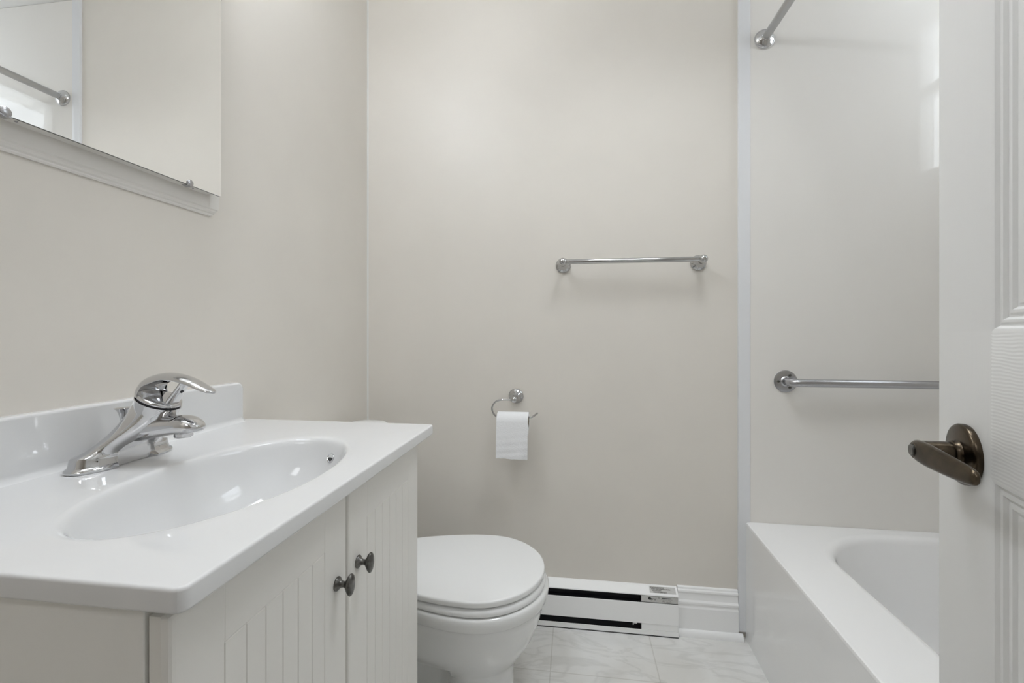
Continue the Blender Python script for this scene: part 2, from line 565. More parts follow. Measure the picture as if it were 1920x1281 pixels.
# ------------------------------------------------------------------ baseboard heater
def heater():
    hx0, hx1, sx = -0.46, 0.3496, 0.2278
    yf, yb = 1.5805, YB - 0.001
    t = thing('baseboard_heater', 'white electric baseboard heater along the back wall beside the toilet', 'heater', ((hx0 + hx1) / 2, 1.60, 0.0))
    # back pan and bottom rail
    b = B()
    box(b, hx0, hx1, yb - 0.004, yb, 0.0, 0.153)
    box(b, hx0, hx1, yf, yb - 0.004, 0.0, 0.0035)
    box(b, hx0, hx1, yf, yf + 0.0015, 0.0, 0.0200)
    obj('back_pan', b, 'heater', t)
    # sloping top hood, folded down in front
    b = B()
    p = [(yb, 0.1565), (yb - 0.012, 0.1560), (yf + 0.005, 0.1435), (yf + 0.001, 0.1415), (yf, 0.1385), (yf + 0.0015, 0.1385),
         (yf + 0.006, 0.1415), (yb - 0.012, 0.1540), (yb, 0.1545)]
    extrude_profile(b, p, 'x', hx0, hx1)
    hood = obj('top_hood', b, 'heater', t, wn=True)
    # front panel
    b = B()
    p = [(yf + 0.004, 0.1112), (yf + 0.0010, 0.1128), (yf, 0.1115), (yf, 0.0425), (yf + 0.0012, 0.0412), (yf + 0.005, 0.0425), (yf + 0.002, 0.044), (yf + 0.002, 0.1100)]
    extrude_profile(b, p, 'x', hx0, hx1 - 0.0005)
    obj('front_panel', b, 'heater', t, wn=True)
    # dark inside: reflector and finned element
    b = B()
    box(b, hx0 + 0.01, sx, yf + 0.026, yf + 0.0275, 0.0035, 0.146)
    box(b, hx0 + 0.01, sx, yf + 0.0065, yf + 0.026, 0.1085, 0.1100)
    box(b, sx - 0.001, sx, yf + 0.004, yf + 0.026, 0.0035, 0.140)
    obj('reflector', b, 'heater_dark', t, label='dark inside of the heater')
    b = B()
    for i in range(60):
        x = hx0 + 0.03 + i * 0.0107
        box(b, x, x + 0.0006, yf + 0.0285, yb - 0.006, 0.045, 0.105)
    tube(b, [(hx0 + 0.02, 1.6135, 0.075), (0.21, 1.6135, 0.075)], 0.004, 12)
    obj('heating_element', b, 'heater_dark', t)
    # right end cap
    b = B()
    cap = [(yf + 0.0006, 0.0), (yf + 0.0006, 0.136), (yf + 0.003, 0.1405), (yf + 0.006, 0.1425), (yb - 0.010, 0.1552), (yb, 0.1556), (yb, 0.0)]
    extrude_profile(b, cap, 'x', hx1 - 0.0012, hx1)
    box(b, sx, hx1, yf + 0.0022, yf + 0.004, 0.0200, 0.140)
    obj('end_cap', b, 'heater', t)
    b = B()
    box(b, 0.199, 0.2135, yf + 0.004, yf + 0.006, 0.036, 0.0415)
    box(b, 0.199, 0.202, yf + 0.004, yf + 0.006, 0.031, 0.0415)
    obj('clip', b, 'heater', t, label='small white wiring clip')
    # rating plate between hood and front panel
    b = B()
    box(b, sx + 0.001, hx1 - 0.002, yf + 0.0012, yf + 0.0021, 0.1150, 0.1385)
    pl = obj('rating_plate', b, 'label', t, label='grey printed rating plate')
    b = B()
    z0 = 0.1262
    lathe(b, [(0.0048, 0.0), (0.0048, 0.0003)], (0.2545, yf + 0.0012, z0 + 0.002), (0, -1, 0), 20)
    for i, (w, h) in enumerate(((0.0042, 0.0058), (0.0042, 0.0048), (0.0042, 0.0046), (0.003, 0.0062))):
        x = 0.2585 + i * 0.0051
        box(b, x, x + 0.0014, yf + 0.0009, yf + 0.0012, z0 - h * 0.6, z0 + h * 0.4)
        box(b, x, x + w, yf + 0.0009, yf + 0.0012, z0 + h * 0.4 - 0.0015, z0 + h * 0.4)
        if i % 2 == 0:
            box(b, x, x + w, yf + 0.0009, yf + 0.0012, z0 - h * 0.6, z0 - h * 0.6 + 0.0013)
    box(b, 0.2945, 0.3255, yf + 0.0009, yf + 0.0012, 0.1305, 0.1325)
    obj('printed_emblem', b, 'ink', pl, label='black printed emblem and bar')
    b = B()
    for k, (z, x0, x1) in enumerate(((0.1265, 0.293, 0.327), (0.1225, 0.295, 0.322), (0.1190, 0.297, 0.327))):
        x = x0
        rnd = random.Random(k)
        while x < x1:
            w = rnd.uniform(0.001, 0.0032)
            box(b, x, x + w, yf + 0.0009, yf + 0.0012, z, z + 0.0017)
            x += w + 0.0016
    for z in (0.1325, 0.1300):
        box(b, 0.283, 0.2875, yf + 0.0009, yf + 0.0012, z, z + 0.0014)
    box(b, 0.2285, 0.345, yf + 0.0009, yf + 0.0012, 0.1360, 0.1366)
    obj('fine_print', b, 'ink_grey', pl)
    b = B(); box(b, sx, hx1 - 0.0014, yf + 0.0006, yf + 0.0016, 0.1138, 0.1152); obj('seam', b, 'ink', t, label='dark seam under the rating plate')
    # warning sticker on the hood
    b = B()
    def hp(x, v, d=0.0006):        # point on the sloping hood: v 0 front .. 1 back
        return Vector((x, yf + 0.005 + (yb - 0.012 - yf - 0.005) * v, 0.1435 + (0.1560 - 0.1435) * v + d))
    quad(b, [hp(0.2565, 0.08), hp(0.343, 0.08), hp(0.343, 1.0), hp(0.2565, 1.0)])
    r = bmesh.ops.extrude_face_region(b, geom=list(b.faces))
    bmesh.ops.translate(b, verts=[v for v in r['geom'] if isinstance(v, bmesh.types.BMVert)], vec=(0, 0, -0.0005))
    st = obj('warning_sticker', b, 'label', t, label='small pale printed sticker')
    b = B()
    for v0, v1, x0, x1 in ((0.12, 0.30, 0.268, 0.314), (0.36, 0.52, 0.264, 0.296), (0.56, 0.70, 0.262, 0.326), (0.74, 0.90, 0.2595, 0.306)):
        q = [hp(x0, v0, 0.0009), hp(x1, v0, 0.0009), hp(x1, v1, 0.0009), hp(x0, v1, 0.0009)]
        lo = [p - Vector((0, 0, 0.0003)) for p in q]
        loft(b, [lo, q])
    obj('printed_text', b, 'ink_grey', st)
    return t
heater()

# ------------------------------------------------------------------ toilet
def toilet():
    yc = 1.243
    t = thing('toilet', 'white two-piece toilet with its round lid closed, behind the vanity', 'toilet', (-0.42, yc, 0.0))
    N = 96
    def outline(xf, xw, hw, xb, hb, n=N, pf=2.0):
        """egg outline: front tip xf, widest hw at xw, back end xb with half width hb"""
        pts = []
        for i in range(n):
            a = 2 * math.pi * i / n
            c, s = math.cos(a), math.sin(a)
            if c >= 0:
                x = xw + (xf - xw) * abs(c) ** (2 / pf)
                y = hw * math.copysign(abs(s) ** (2 / pf), s)
            else:
                x = xw + (xb - xw) * abs(c) ** 0.75
                k = min(1.0, abs(c) ** 0.75)
                w = hw + (hb - hw) * (3 * k * k - 2 * k ** 3)
                y = w * math.copysign(abs(s) ** 0.42, s)
            pts.append((x, yc + y))
        return pts
    def ring(z, *a, **k):
        return [Vector((x, y, z)) for x, y in outline(*a, **k)]
    # lid
    b = B()
    L = dict(xf=-0.082, xw=-0.262, hw=0.183, xb=-0.560, hb=0.150)
    def lid(d, z):
        return ring(z, L['xf'] - d, L['xw'], L['hw'] - d, L['xb'] + d, L['hb'] - d)
    loft(b, [lid(0.005, 0.3675), lid(0.001, 0.3688), lid(0.0, 0.3715), lid(0.0, 0.3790), lid(0.0008, 0.3815), lid(0.0028, 0.3832), lid(0.006, 0.3838), lid(0.02, 0.3842), lid(0.06, 0.3850), lid(0.11, 0.3854)])
    ld = obj('lid', b, 'seat', t, angle=50, wn=True)
    # seat ring
    b = B()
    def seat(d, z):
        return ring(z, -0.079 - d, -0.262, 0.185 - d, -0.545 + d, 0.148 - d)
    def hole(d, z):
        return ring(z, -0.155 - d, -0.27, 0.120 - d, -0.430 + d, 0.085 - d)
    loft(b, [seat(0.006, 0.3440), seat(0.001, 0.3465), seat(0.0, 0.351), seat(0.001, 0.357), seat(0.005, 0.3620), seat(0.012, 0.3636),
             hole(-0.01, 0.3636), hole(0.0, 0.359), hole(0.0, 0.3440)], cap0=False, cap1=False)
    obj('seat', b, 'seat', t, angle=50)
    # hinges
    for s in (-1, 1):
        b = B()
        lathe(b, [(0.010, -0.02), (0.012, -0.018), (0.012, 0.018), (0.010, 0.02)], (-0.553, yc + s * 0.075, 0.367), (0, 1, 0), 24)
        box(b, -0.568, -0.540, yc + s * 0.075 - 0.016, yc + s * 0.075 + 0.016, 0.3435, 0.366, 0.004)
        obj('hinge', b, 'seat', t)
    # bowl and pedestal: one ceramic body
    tab = [  # z, xf, xw, hw, xb, hb
        (0.3425, -0.082, -0.262, 0.180, -0.585, 0.125),
        (0.3415, -0.074, -0.262, 0.186, -0.590, 0.130),
        (0.3360, -0.070, -0.262, 0.189, -0.592, 0.132),
        (0.3240, -0.071, -0.262, 0.189, -0.592, 0.132),
        (0.3110, -0.074, -0.262, 0.186, -0.590, 0.130),
        (0.3060, -0.077, -0.262, 0.183, -0.588, 0.128),
        (0.3035, -0.081, -0.262, 0.180, -0.586, 0.126),
        (0.2850, -0.086, -0.262, 0.177, -0.585, 0.122),
        (0.2500, -0.095, -0.263, 0.171, -0.583, 0.114),
        (0.2100, -0.110, -0.266, 0.157, -0.578, 0.104),
        (0.1750, -0.131, -0.272, 0.137, -0.573, 0.093),
        (0.1500, -0.148, -0.278, 0.121, -0.570, 0.085),
        (0.1300, -0.160, -0.282, 0.107, -0.568, 0.080),
        (0.1000, -0.169, -0.284, 0.100, -0.568, 0.076),
        (0.0500, -0.170, -0.284, 0.101, -0.570, 0.078),
        (0.0150, -0.163, -0.284, 0.107, -0.575, 0.085),
        (0.0000, -0.160, -0.284, 0.110, -0.578, 0.088),
    ]
    b = B()
    rings = []
    for z, xf, xw, hw, xb, hb in tab:
        pts = outline(xf, xw, hw, xb, hb)
        # pinch the sides behind the front column below the bowl
        k = max(0.0, min(1.0, (0.165 - z) / 0.03))
        out = []
        for x, y in pts:
            w = max(0.0, min(1.0, (-0.315 - x) / 0.03)) * k * (1 if x > -0.56 else 0.6)
            out.append(Vector((x, yc + (y - yc) * (1 - 0.60 * w), z)))
        rings.append(out)
    loft(b, rings[::-1])
    bowl = obj('bowl', b, 'ceramic', t, angle=60)
    for s in (-1, 1):
        b = B(); lathe(b, [(0.014, 0.0), (0.014, 0.008), (0.010, 0.016), (0.004, 0.019)], (-0.30, yc + s * 0.118, 0.0), (0, 0, 1), 20)
        obj('bolt_cap', b, 'seat', t)
    # tank with strongly rounded ends and its lid
    def tank_ring(d, z, front=-0.600, back=-0.768, half=0.226):
        pts = []
        cx, hx = (front + back) / 2, (front - back) / 2 - d
        for i in range(N):
            a = 2 * math.pi * i / N
            c, s = math.cos(a), math.sin(a)
            p = 3.2
            pts.append(Vector((cx + hx * math.copysign(abs(c) ** (2 / p), c), yc + (half - d) * math.copysign(abs(s) ** (2 / p), s), z)))
        return pts
    b = B()
    loft(b, [tank_ring(0.035, 0.342), tank_ring(0.028, 0.346), tank_ring(0.018, 0.40), tank_ring(0.010, 0.55), tank_ring(0.008, 0.703)])
    tk = obj('tank', b, 'ceramic', t, angle=60)
    b = B()
    loft(b, [tank_ring(0.006, 0.703), tank_ring(0.0, 0.706), tank_ring(-0.003, 0.712), tank_ring(-0.003, 0.726), tank_ring(0.0, 0.733), tank_ring(0.01, 0.738), tank_ring(0.03, 0.7405), tank_ring(0.06, 0.7415)])
    obj('tank_lid', b, 'ceramic', t, angle=60)
    b = B()
    lathe(b, [(0.012, 0.0), (0.013, 0.006), (0.009, 0.010)], (-0.609, yc - 0.13, 0.645), (1, 0, 0), 24)
    tube(b, smooth_path([(-0.600, yc - 0.13, 0.645), (-0.592, yc - 0.13, 0.645), (-0.590, yc - 0.10, 0.642), (-0.590, yc - 0.06, 0.636)], 6), 0.005, 12)
    obj('flush_lever', b, 'chrome', tk, label='chrome flush lever')
    return t
toilet()

# ------------------------------------------------------------------ vanity cabinet
VX = -0.335            # front face of the doors
VY0, VY1 = 0.330, 0.933
VZ = 0.8105            # underside of the top
def vanity():
    t = thing('vanity_cabinet', 'cream two-door vanity cabinet with grooved doors under the sink top', 'cabinet', (-0.55, 0.63, 0.0))
    xb, xf = XL, VX - 0.021
    b = B()
    box(b, xb, xf, VY0 - 0.002, VY0 + 0.014, 0.0, VZ - 0.0005, 0.0008, 1)
    box(b, xb, xf, VY1 - 0.014, VY1, 0.0, VZ - 0.0005, 0.0008, 1)
    box(b, xb, xf, VY0 + 0.014, VY1 - 0.014, 0.09, 0.105)
    box(b, xb, xb + 0.006, VY0 + 0.014, VY1 - 0.014, 0.105, VZ - 0.10)
    box(b, xf - 0.06, xf - 0.045, VY0 + 0.014, VY1 - 0.014, 0.0, 0.09)
    box(b, xf - 0.006, xf, VY0 + 0.014, VY1 - 0.014, VZ - 0.045, VZ - 0.0005)
    box(b, xf - 0.018, xf, (VY0 + VY1) / 2 - 0.02, (VY0 + VY1) / 2 + 0.02, 0.105, VZ - 0.045)
    obj('body', b, 'cab_side', t)
    ym = 0.6285
    def door(y0, y1):
        z0, z1 = 0.112, 0.8015
        st, g = 0.061, 0.0011
        pz0, pz1, py0, py1 = z0 + 0.065, 0.739, y0 + st, y1 - st
        nb = 6
        gy = [py0 + (py1 - py0) * i / nb for i in range(nb + 1)]
        rb = 0.007
        rnd = [(0.0, rb), (rb * 0.3, rb * 0.3), (rb * 0.6, rb * 0.09), (rb, 0.0)]          # rounded door edge: (inset, depth)
        ys, zs = [], []
        for i, d in rnd:
            ys += [y0 + i, y1 - i]; zs += [z0 + i, z1 - i]
        for y in gy:
            ys += [y - g, y, y + g]
        zs += [pz0 - g, pz0, pz0 + g, pz1 - g, pz1, pz1 + g]
        ys, zs = sorted(ys), sorted(zs)
        eps = 1e-6
        def depth(y, z):
            d = 0.0
            e = min(y - y0, y1 - y, z - z0, z1 - z)
            if e < eps: d = rb
            elif e < rb * 0.3 + eps: d = rb * 0.3
            elif e < rb * 0.6 + eps: d = rb * 0.09
            # frame groove around the panel
            inside = py0 - eps <= y <= py1 + eps and pz0 - eps <= z <= pz1 + eps
            if abs(y - py0) < eps or abs(y - py1) < eps:
                d = max(d, 0.0007 if z0 + 0.01 < z < z1 - 0.01 else 0)   # stile joints run full height
            if (abs(z - pz0) < eps or abs(z - pz1) < eps) and inside: d = max(d, 0.0011)
            if inside and any(abs(y - q) < eps for q in gy): d = max(d, 0.0011)
            return d
        b = B()
        V = [[b.verts.new((VX - depth(y, z), y, z)) for z in zs] for y in ys]
        for i in range(len(ys) - 1):
            for j in range(len(zs) - 1):
                b.faces.new((V[i][j], V[i + 1][j], V[i + 1][j + 1], V[i][j + 1]))
        # sides and back
        xbk = VX - 0.018
        loop = [V[i][0] for i in range(len(ys))] + [V[-1][j] for j in range(1, len(zs))] + \
               [V[i][-1] for i in range(len(ys) - 2, -1, -1)] + [V[0][j] for j in range(len(zs) - 2, 0, -1)]
        back = [b.verts.new((xbk, v.co.y, v.co.z)) for v in loop]
        n = len(loop)
        for i in range(n):
            b.faces.new((loop[i], loop[(i + 1) % n], back[(i + 1) % n], back[i]))
        b.faces.new(back)
        return b
    def knob(y, z, par):
        b = B()
        # oval flared knob: round foot, thin neck, oval head
        lathe(b, [(0.0095, 0.0), (0.0098, 0.0016), (0.0088, 0.0030), (0.0058, 0.0052), (0.0043, 0.0085), (0.0042, 0.0120), (0.0058, 0.0145)],
              (VX, y, z), (1, 0, 0), 32, cap1=False)
        N = 40
        rings = []
        for k, h in ((0.0058, 0.0145), (0.0082, 0.0158), (0.0110, 0.0176), (0.0130, 0.0198), (0.0134, 0.0212), (0.0126, 0.0226), (0.0095, 0.0240), (0.0050, 0.0247), (0.0012, 0.0249)):
            q = min(1.0, (h - 0.0145) / 0.003)
            rings.append([Vector((VX + h, y + k * (1 + 0.0 * q) * math.cos(2 * math.pi * i / N) * (1 - 0.22 * q), z + k * math.sin(2 * math.pi * i / N) * (1 + 0.16 * q))) for i in range(N)])
        loft(b, rings, cap0=False, cap1=True)
        obj('knob', b, 'pewter', par, angle=50, label='dark pewter oval knob')
    d1 = obj('door', door(VY0, ym - 0.0016), 'thermofoil', t, angle=12)
    knob(ym - 0.031, 0.681, d1)
    d2 = obj('door', door(ym + 0.0016, VY1), 'thermofoil', t, angle=12)
    knob(ym + 0.031, 0.681, d2)
    return t
vanity()

# ------------------------------------------------------------------ sink top with moulded basin
CT = 0.8322
def sink_top():
    t = thing('washbasin', 'white one-piece sink top with an oval basin and backsplash on the vanity', 'sink', (-0.55, 0.645, VZ))
    x0, x1, y0, y1 = XL, -0.313, 0.320, 0.974
    cx, cy, ax, ay = -0.494, 0.604, 0.124, 0.212
    R = 0.010
    N = 200
    dirs = [(ax * math.cos(2 * math.pi * i / N), ay * math.sin(2 * math.pi * i / N)) for i in range(N)]
    for X, Y in ((x0, y0), (x0, y1)):
        dirs.append((X - cx, Y - cy))
    for (X, Y, sx, sy) in ((x1 - R, y0 + R, 1, -1), (x1 - R, y1 - R, 1, 1)):
        for k in range(7):
            a = math.pi / 2 * k / 6
            dirs.append((X + sx * R * math.cos(a) - cx, Y + sy * R * math.sin(a) - cy))
    dirs.sort(key=lambda d: math.atan2(d[1], d[0]))
    def hit(d, shrink):
        X0, X1, Y0, Y1 = x0, x1 - shrink, y0 + shrink, y1 - shrink
        r = max(R - shrink, 0.001)
        def ins(x, y):
            if not (X0 <= x <= X1 and Y0 <= y <= Y1):
                return False
            ex, ey = x - (X1 - r), abs(y - (Y0 + Y1) / 2) - ((Y1 - Y0) / 2 - r)
            return not (ex > 0 and ey > 0 and ex * ex + ey * ey > r * r)
        lo, hi = 0.0, 8.0
        for _ in range(44):
            m = (lo + hi) / 2
            if ins(cx + d[0] * m, cy + d[1] * m): lo = m
            else: hi = m
        return (cx + d[0] * lo, cy + d[1] * lo)
    def ell(d, k, z, dx=0.0):
        l = math.hypot(d[0] / ax, d[1] / ay)
        return Vector((cx + d[0] / l * k + dx, cy + d[1] / l * k, CT + z))
    rings = []
    for k, z in ((0.16, -0.143), (0.54, -0.130), (0.77, -0.102), (0.93, -0.062), (1.02, -0.034), (1.05, VZ - CT)):
        rings.append([ell(d, k, z) for d in dirs])
    rings.append([Vector((*hit(d, 0.0025), VZ)) for d in dirs])
    rings.append([Vector((*hit(d, 0.0008), VZ + 0.0008)) for d in dirs])
    rings.append([Vector((*hit(d, 0.0), VZ + 0.003)) for d in dirs])
    rings.append([Vector((*hit(d, 0.0), CT - 0.0034)) for d in dirs])
    rings.append([Vector((*hit(d, 0.0010), CT - 0.0010)) for d in dirs])
    rings.append([Vector((*hit(d, 0.0034), CT)) for d in dirs])
    for k, z in ((1.14, 0.0), (1.06, -0.0002), (1.035, -0.0008), (1.018, -0.0020), (1.004, -0.0042), (0.992, -0.0075), (0.980, -0.0125), (0.966, -0.020), (0.945, -0.032),
                 (0.91, -0.049), (0.85, -0.070), (0.77, -0.089), (0.66, -0.106), (0.54, -0.117), (0.40, -0.125), (0.26, -0.129), (0.16, -0.131)):
        rings.append([ell(d, k, z) for d in dirs])
    b = B()
    loft(b, rings, cap0=True, cap1=True)
    top = obj('counter', b, 'marble', t, angle=50, wn=True)
    # backsplash with rounded far top corner and a cove into the deck
    b = B()
    bx = XL + 0.019
    ye, zt = 0.950, 0.9225
    prof = []
    r = 0.016
    pts = [(y0, CT - 0.004), (ye + 0.014, CT - 0.004)]
    for k in range(7):
        a = math.pi / 2 * k / 6
        pts.append((ye + 0.012 - 0.012 * math.sin(a), CT - 0.0005 + 0.012 - 0.012 * math.cos(a)))
    for k in range(7):
        a = math.pi / 2 * k / 6
        pts.append((ye - r + r * math.cos(a), zt - r + r * math.sin(a)))
    pts.append((y0, zt))
    def side(x, d):
        out = []
        cyy, czz = (y0 + ye) / 2, (CT + zt) / 2
        for y, z in pts:
            out.append(Vector((x, y - (d if y > cyy else -d), z - (d if z > czz else 0))))
        return out
    loft(b, [side(XL, 0.0), side(bx - 0.005, 0.0), side(bx - 0.0015, 0.0012), side(bx, 0.0045)])
    # cove fillet at the foot of the backsplash
    f = 0.010
    cv = [(bx - 0.002, CT - 0.002), (bx - 0.002, CT + f)] + [(bx + f - f * math.cos(a), CT + f - f * math.sin(a)) for a in [i * math.pi / 16 for i in range(9)]] + [(bx + f, CT - 0.002)]
    extrude_profile(b, cv, 'y', y0 + 0.002, ye - 0.006)
    obj('backsplash', b, 'marble', t, angle=50, wn=True)
    # overflow ring on the far wall of the basin
    k, z = 0.945, -0.0320
    a = math.radians(72)
    p = Vector((cx + ax * k * math.cos(a), cy + ay * k * math.sin(a), CT + z))
    tx = Vector((-ax * math.sin(a), ay * math.cos(a), 0)).normalized()
    rad = Vector((ax * 0.15 * math.cos(a), ay * 0.15 * math.sin(a), 0.050)).normalized()
    nrm = tx.cross(rad).normalized()
    if nrm.dot(Vector((cx, cy, CT)) - p) < 0: nrm = -nrm
    rad = nrm.cross(tx).normalized()
    N2 = 40
    def oval(hx, hz, d):
        return [p + nrm * d + tx * hx * math.cos(2 * math.pi * i / N2) + rad * hz * math.sin(2 * math.pi * i / N2) for i in range(N2)]
    b = B()
    loft(b, [oval(0.0108, 0.0095, -0.004), oval(0.0108, 0.0095, 0.0005), oval(0.0099, 0.0083, 0.0022), oval(0.0081, 0.0062, 0.0010), oval(0.0072, 0.0050, -0.001)], cap0=True, cap1=False)
    ov = obj('overflow_ring', b, 'chrome', t, label='chrome overflow ring')
    b = B(); loft(b, [oval(0.0075, 0.0054, -0.003), oval(0.0075, 0.0054, 0.0002)])
    obj('overflow_opening', b, 'ink', ov, label='dark overflow opening')
    # drain
    b = B(); lathe(b, [(0.022, 0.0), (0.022, 0.003), (0.018, 0.004), (0.016, 0.002)], (cx, cy, CT - 0.1315), (0, 0, 1), 32)
    obj('drain', b, 'chrome', t, label='chrome drain')
    return t
sink_top()

# ------------------------------------------------------------------ faucet
def faucet():
    FX, FY, FZ = -0.720, 0.628, CT + 0.0004
    t = thing('faucet', 'chrome single-lever faucet standing on the back of the sink top', 'faucet', (FX, FY, FZ))
    N = 180
    def P(x, y, z):
        return Vector((FX + x, FY + y, FZ + z))
    def sect(z, L, D, c, pw, tilt=0.0, cut=False):
        """horizontal section: half length L in y, half depth D in x, centre c, superellipse power;
        cut: flat recess in the front, arched under the spout"""
        out = []
        for i in range(N):
            a = 2 * math.pi * i / N
            ca, sa = math.cos(a), math.sin(a)
            x = c + D * math.copysign(abs(ca) ** (2 / pw), ca)
            y = L * math.copysign(abs(sa) ** (2 / pw), sa)
            if cut and z < 0.050:
                w = 0.031 * max(0.0, 1 - (z / 0.050) ** 2.4) ** 0.5
                k = max(0.0, min(1.0, (w - abs(y)) / 0.0025))
                x = x + (min(x, 0.0205) - x) * k
            out.append(P(x, y, z - tilt * (x - c)))
        return out
    # base plate and swept body
    b = B()
    rows = [  # z, L, D, centre x, power, tilt
        (0.0, 0.0800, 0.0315, 0.000, 2.4, 0), (0.003, 0.0810, 0.0325, 0.000, 2.4, 0), (0.0055, 0.0798, 0.0312, 0.000, 2.4, 0),
        (0.0075, 0.0765, 0.0285, 0.000, 2.4, 0), (0.0120, 0.0750, 0.0276, 0.000, 2.4, 0), (0.0185, 0.0738, 0.0268, 0.000, 2.4, 0), (0.0210, 0.0725, 0.0258, 0.001, 2.4, 0),
        (0.0226, 0.0690, 0.0248, 0.002, 2.4, 0), (0.0245, 0.0635, 0.0245, 0.004, 2.3, 0), (0.0270, 0.0585, 0.0243, 0.0065, 2.2, 0.02), (0.0305, 0.0540, 0.0242, 0.010, 2.2, 0.05),
        (0.0350, 0.0500, 0.0242, 0.0145, 2.1, 0.09), (0.0400, 0.0465, 0.0248, 0.020, 2.1, 0.13), (0.0450, 0.0435, 0.0252, 0.0255, 2.0, 0.17), (0.0500, 0.0408, 0.0258, 0.031, 2.0, 0.21),
        (0.0580, 0.0372, 0.0268, 0.039, 2.0, 0.27), (0.0700, 0.0330, 0.0280, 0.050, 2.0, 0.35), (0.0820, 0.0302, 0.0287, 0.058, 2.0, 0.41), (0.0920, 0.0291, 0.0290, 0.0635, 2.0, 0.43),
        (0.0940, 0.0301, 0.0300, 0.0645, 2.0, 0.43), (0.0965, 0.0301, 0.0300, 0.0655, 2.0, 0.43)]
    loft(b, [sect(*r, cut=True) for r in rows])
    body = obj('body', b, 'chrome', t, angle=35)
    # dark seam under the lever cap
    b = B()
    loft(b, [sect(0.0965, 0.0280, 0.0278, 0.0655, 2.0, 0.43), sect(0.0995, 0.0280, 0.0278, 0.0665, 2.0, 0.43)])
    obj('seam_ring', b, 'heater_dark', t, label='dark seam ring')
    # spout
    b = B()
    rings = []
    for x, w, zt, zb in ((0.040, 0.0245, 0.076, 0.034), (0.060, 0.0245, 0.077, 0.038), (0.080, 0.0238, 0.0755, 0.0425), (0.095, 0.0230, 0.0755, 0.0455), (0.110, 0.0218, 0.0760, 0.0475),
                         (0.122, 0.0200, 0.0745, 0.0485), (0.131, 0.0170, 0.0705, 0.0495), (0.137, 0.0130, 0.0660, 0.0510), (0.1405, 0.0070, 0.0615, 0.0535), (0.1412, 0.0015, 0.0585, 0.0560)):
        zc, h = (zt + zb) / 2, (zt - zb) / 2
        rr = []
        for i in range(N):
            a = 2 * math.pi * i / N
            ca, sa = math.cos(a), math.sin(a)
            pw = 2.0 if sa > 0 else 3.2
            rr.append(P(x, w * math.copysign(abs(ca) ** (2 / pw), ca), zc + h * math.copysign(abs(sa) ** (2 / pw), sa)))
        rings.append(rr)
    loft(b, rings)
    sp = obj('spout', b, 'chrome', t, angle=60)
    b = B(); lathe(b, [(0.0120, 0.0), (0.0128, -0.001), (0.0128, -0.006), (0.0115, -0.0075), (0.0105, -0.0060)], P(0.110, 0, 0.0490), (0, 0, 1), 32)
    obj('aerator', b, 'chrome', sp)
    # lever: cap ring, arched loop, front strut
    b = B()
    loft(b, [sect(0.0995, 0.0292, 0.0290, 0.0665, 2.0, 0.43), sect(0.1010, 0.0296, 0.0294, 0.0668, 2.0, 0.43), sect(0.1030, 0.0292, 0.0290, 0.0672, 2.0, 0.43),
             sect(0.1045, 0.0275, 0.0273, 0.0675, 2.0, 0.43), sect(0.1050, 0.0200, 0.0200, 0.0675, 2.0, 0.43)])
    def band(bm, path, n=36):
        """path rows: (x, z, half width y, half thickness, curl): a strap whose edges curl forwards / down"""
        pts = smooth_path([(r[0], 0, r[1]) for r in path], 6)
        wid = smooth_path([(r[2], r[3], r[4]) for r in path], 6)
        rings = []
        for i, p in enumerate(pts):
            tg = (pts[min(i + 1, len(pts) - 1)] - pts[max(i - 1, 0)]).normalized()
            nm = Vector((-tg.z, 0, tg.x))
            w, h, cu = wid[i]
            rr = []
            for k in range(n):
                a = 2 * math.pi * k / n
                ca, sa = math.cos(a), math.sin(a)
                u = math.copysign(abs(ca) ** 0.8, ca)
                y = w * u
                d = h * math.copysign(abs(sa) ** 0.9, sa) - cu * (1 - math.sqrt(max(0.0, 1 - 0.97 * u * u)))
                q = p + nm * d
                rr.append(P(q.x, y, q.z))
            rings.append(rr)
        loft(bm, rings)
    band(b, [(0.0385, 0.1100, 0.0275, 0.0022, 0.0215), (0.0400, 0.1150, 0.0270, 0.0030, 0.0200), (0.0440, 0.1215, 0.0255, 0.0040, 0.0165), (0.0530, 0.1300, 0.0230, 0.0048, 0.0115),
             (0.0680, 0.1358, 0.0205, 0.0048, 0.0100), (0.0860, 0.1378, 0.0180, 0.0048, 0.0060),
             (0.1060, 0.1352, 0.0163, 0.0046, 0.0045), (0.1270, 0.1288, 0.0148, 0.0042, 0.0035), (0.1450, 0.1205, 0.0127, 0.0036, 0.0025), (0.1570, 0.1150, 0.0098, 0.0030, 0.0015), (0.1630, 0.1125, 0.0045, 0.0020, 0.0005)])
    lv = obj('lever', b, 'chrome', t, angle=60)
    b = B()
    band(b, [(0.0880, 0.0930, 0.0130, 0.0040, 0.0), (0.0950, 0.1030, 0.0120, 0.0038, 0.0), (0.1040, 0.1150, 0.0105, 0.0036, 0.0), (0.1150, 0.1300, 0.0095, 0.0034, 0.0)])
    obj('lever_strut', b, 'chrome', lv)
    b = B(); lathe(b, [(0.0026, 0.0), (0.0026, 0.0006)], P(0.1040, 0, 0.1150) + Vector((0.0030, 0, -0.0022)), (0.82, 0, -0.57), 20)
    obj('set_screw_hole', b, 'heater_dark', lv, label='dark set screw hole')
    # pop-up rod behind the body
    b = B()
    lathe(b, [(0.0032, 0.020), (0.0032, 0.067), (0.0042, 0.069), (0.0058, 0.076), (0.0085, 0.0815), (0.0115, 0.0838), (0.0112, 0.0850), (0.006, 0.0858)], P(0.000, 0, 0), (0, 0, 1), 28)
    obj('lift_rod', b, 'chrome', t)
    return t
faucet()

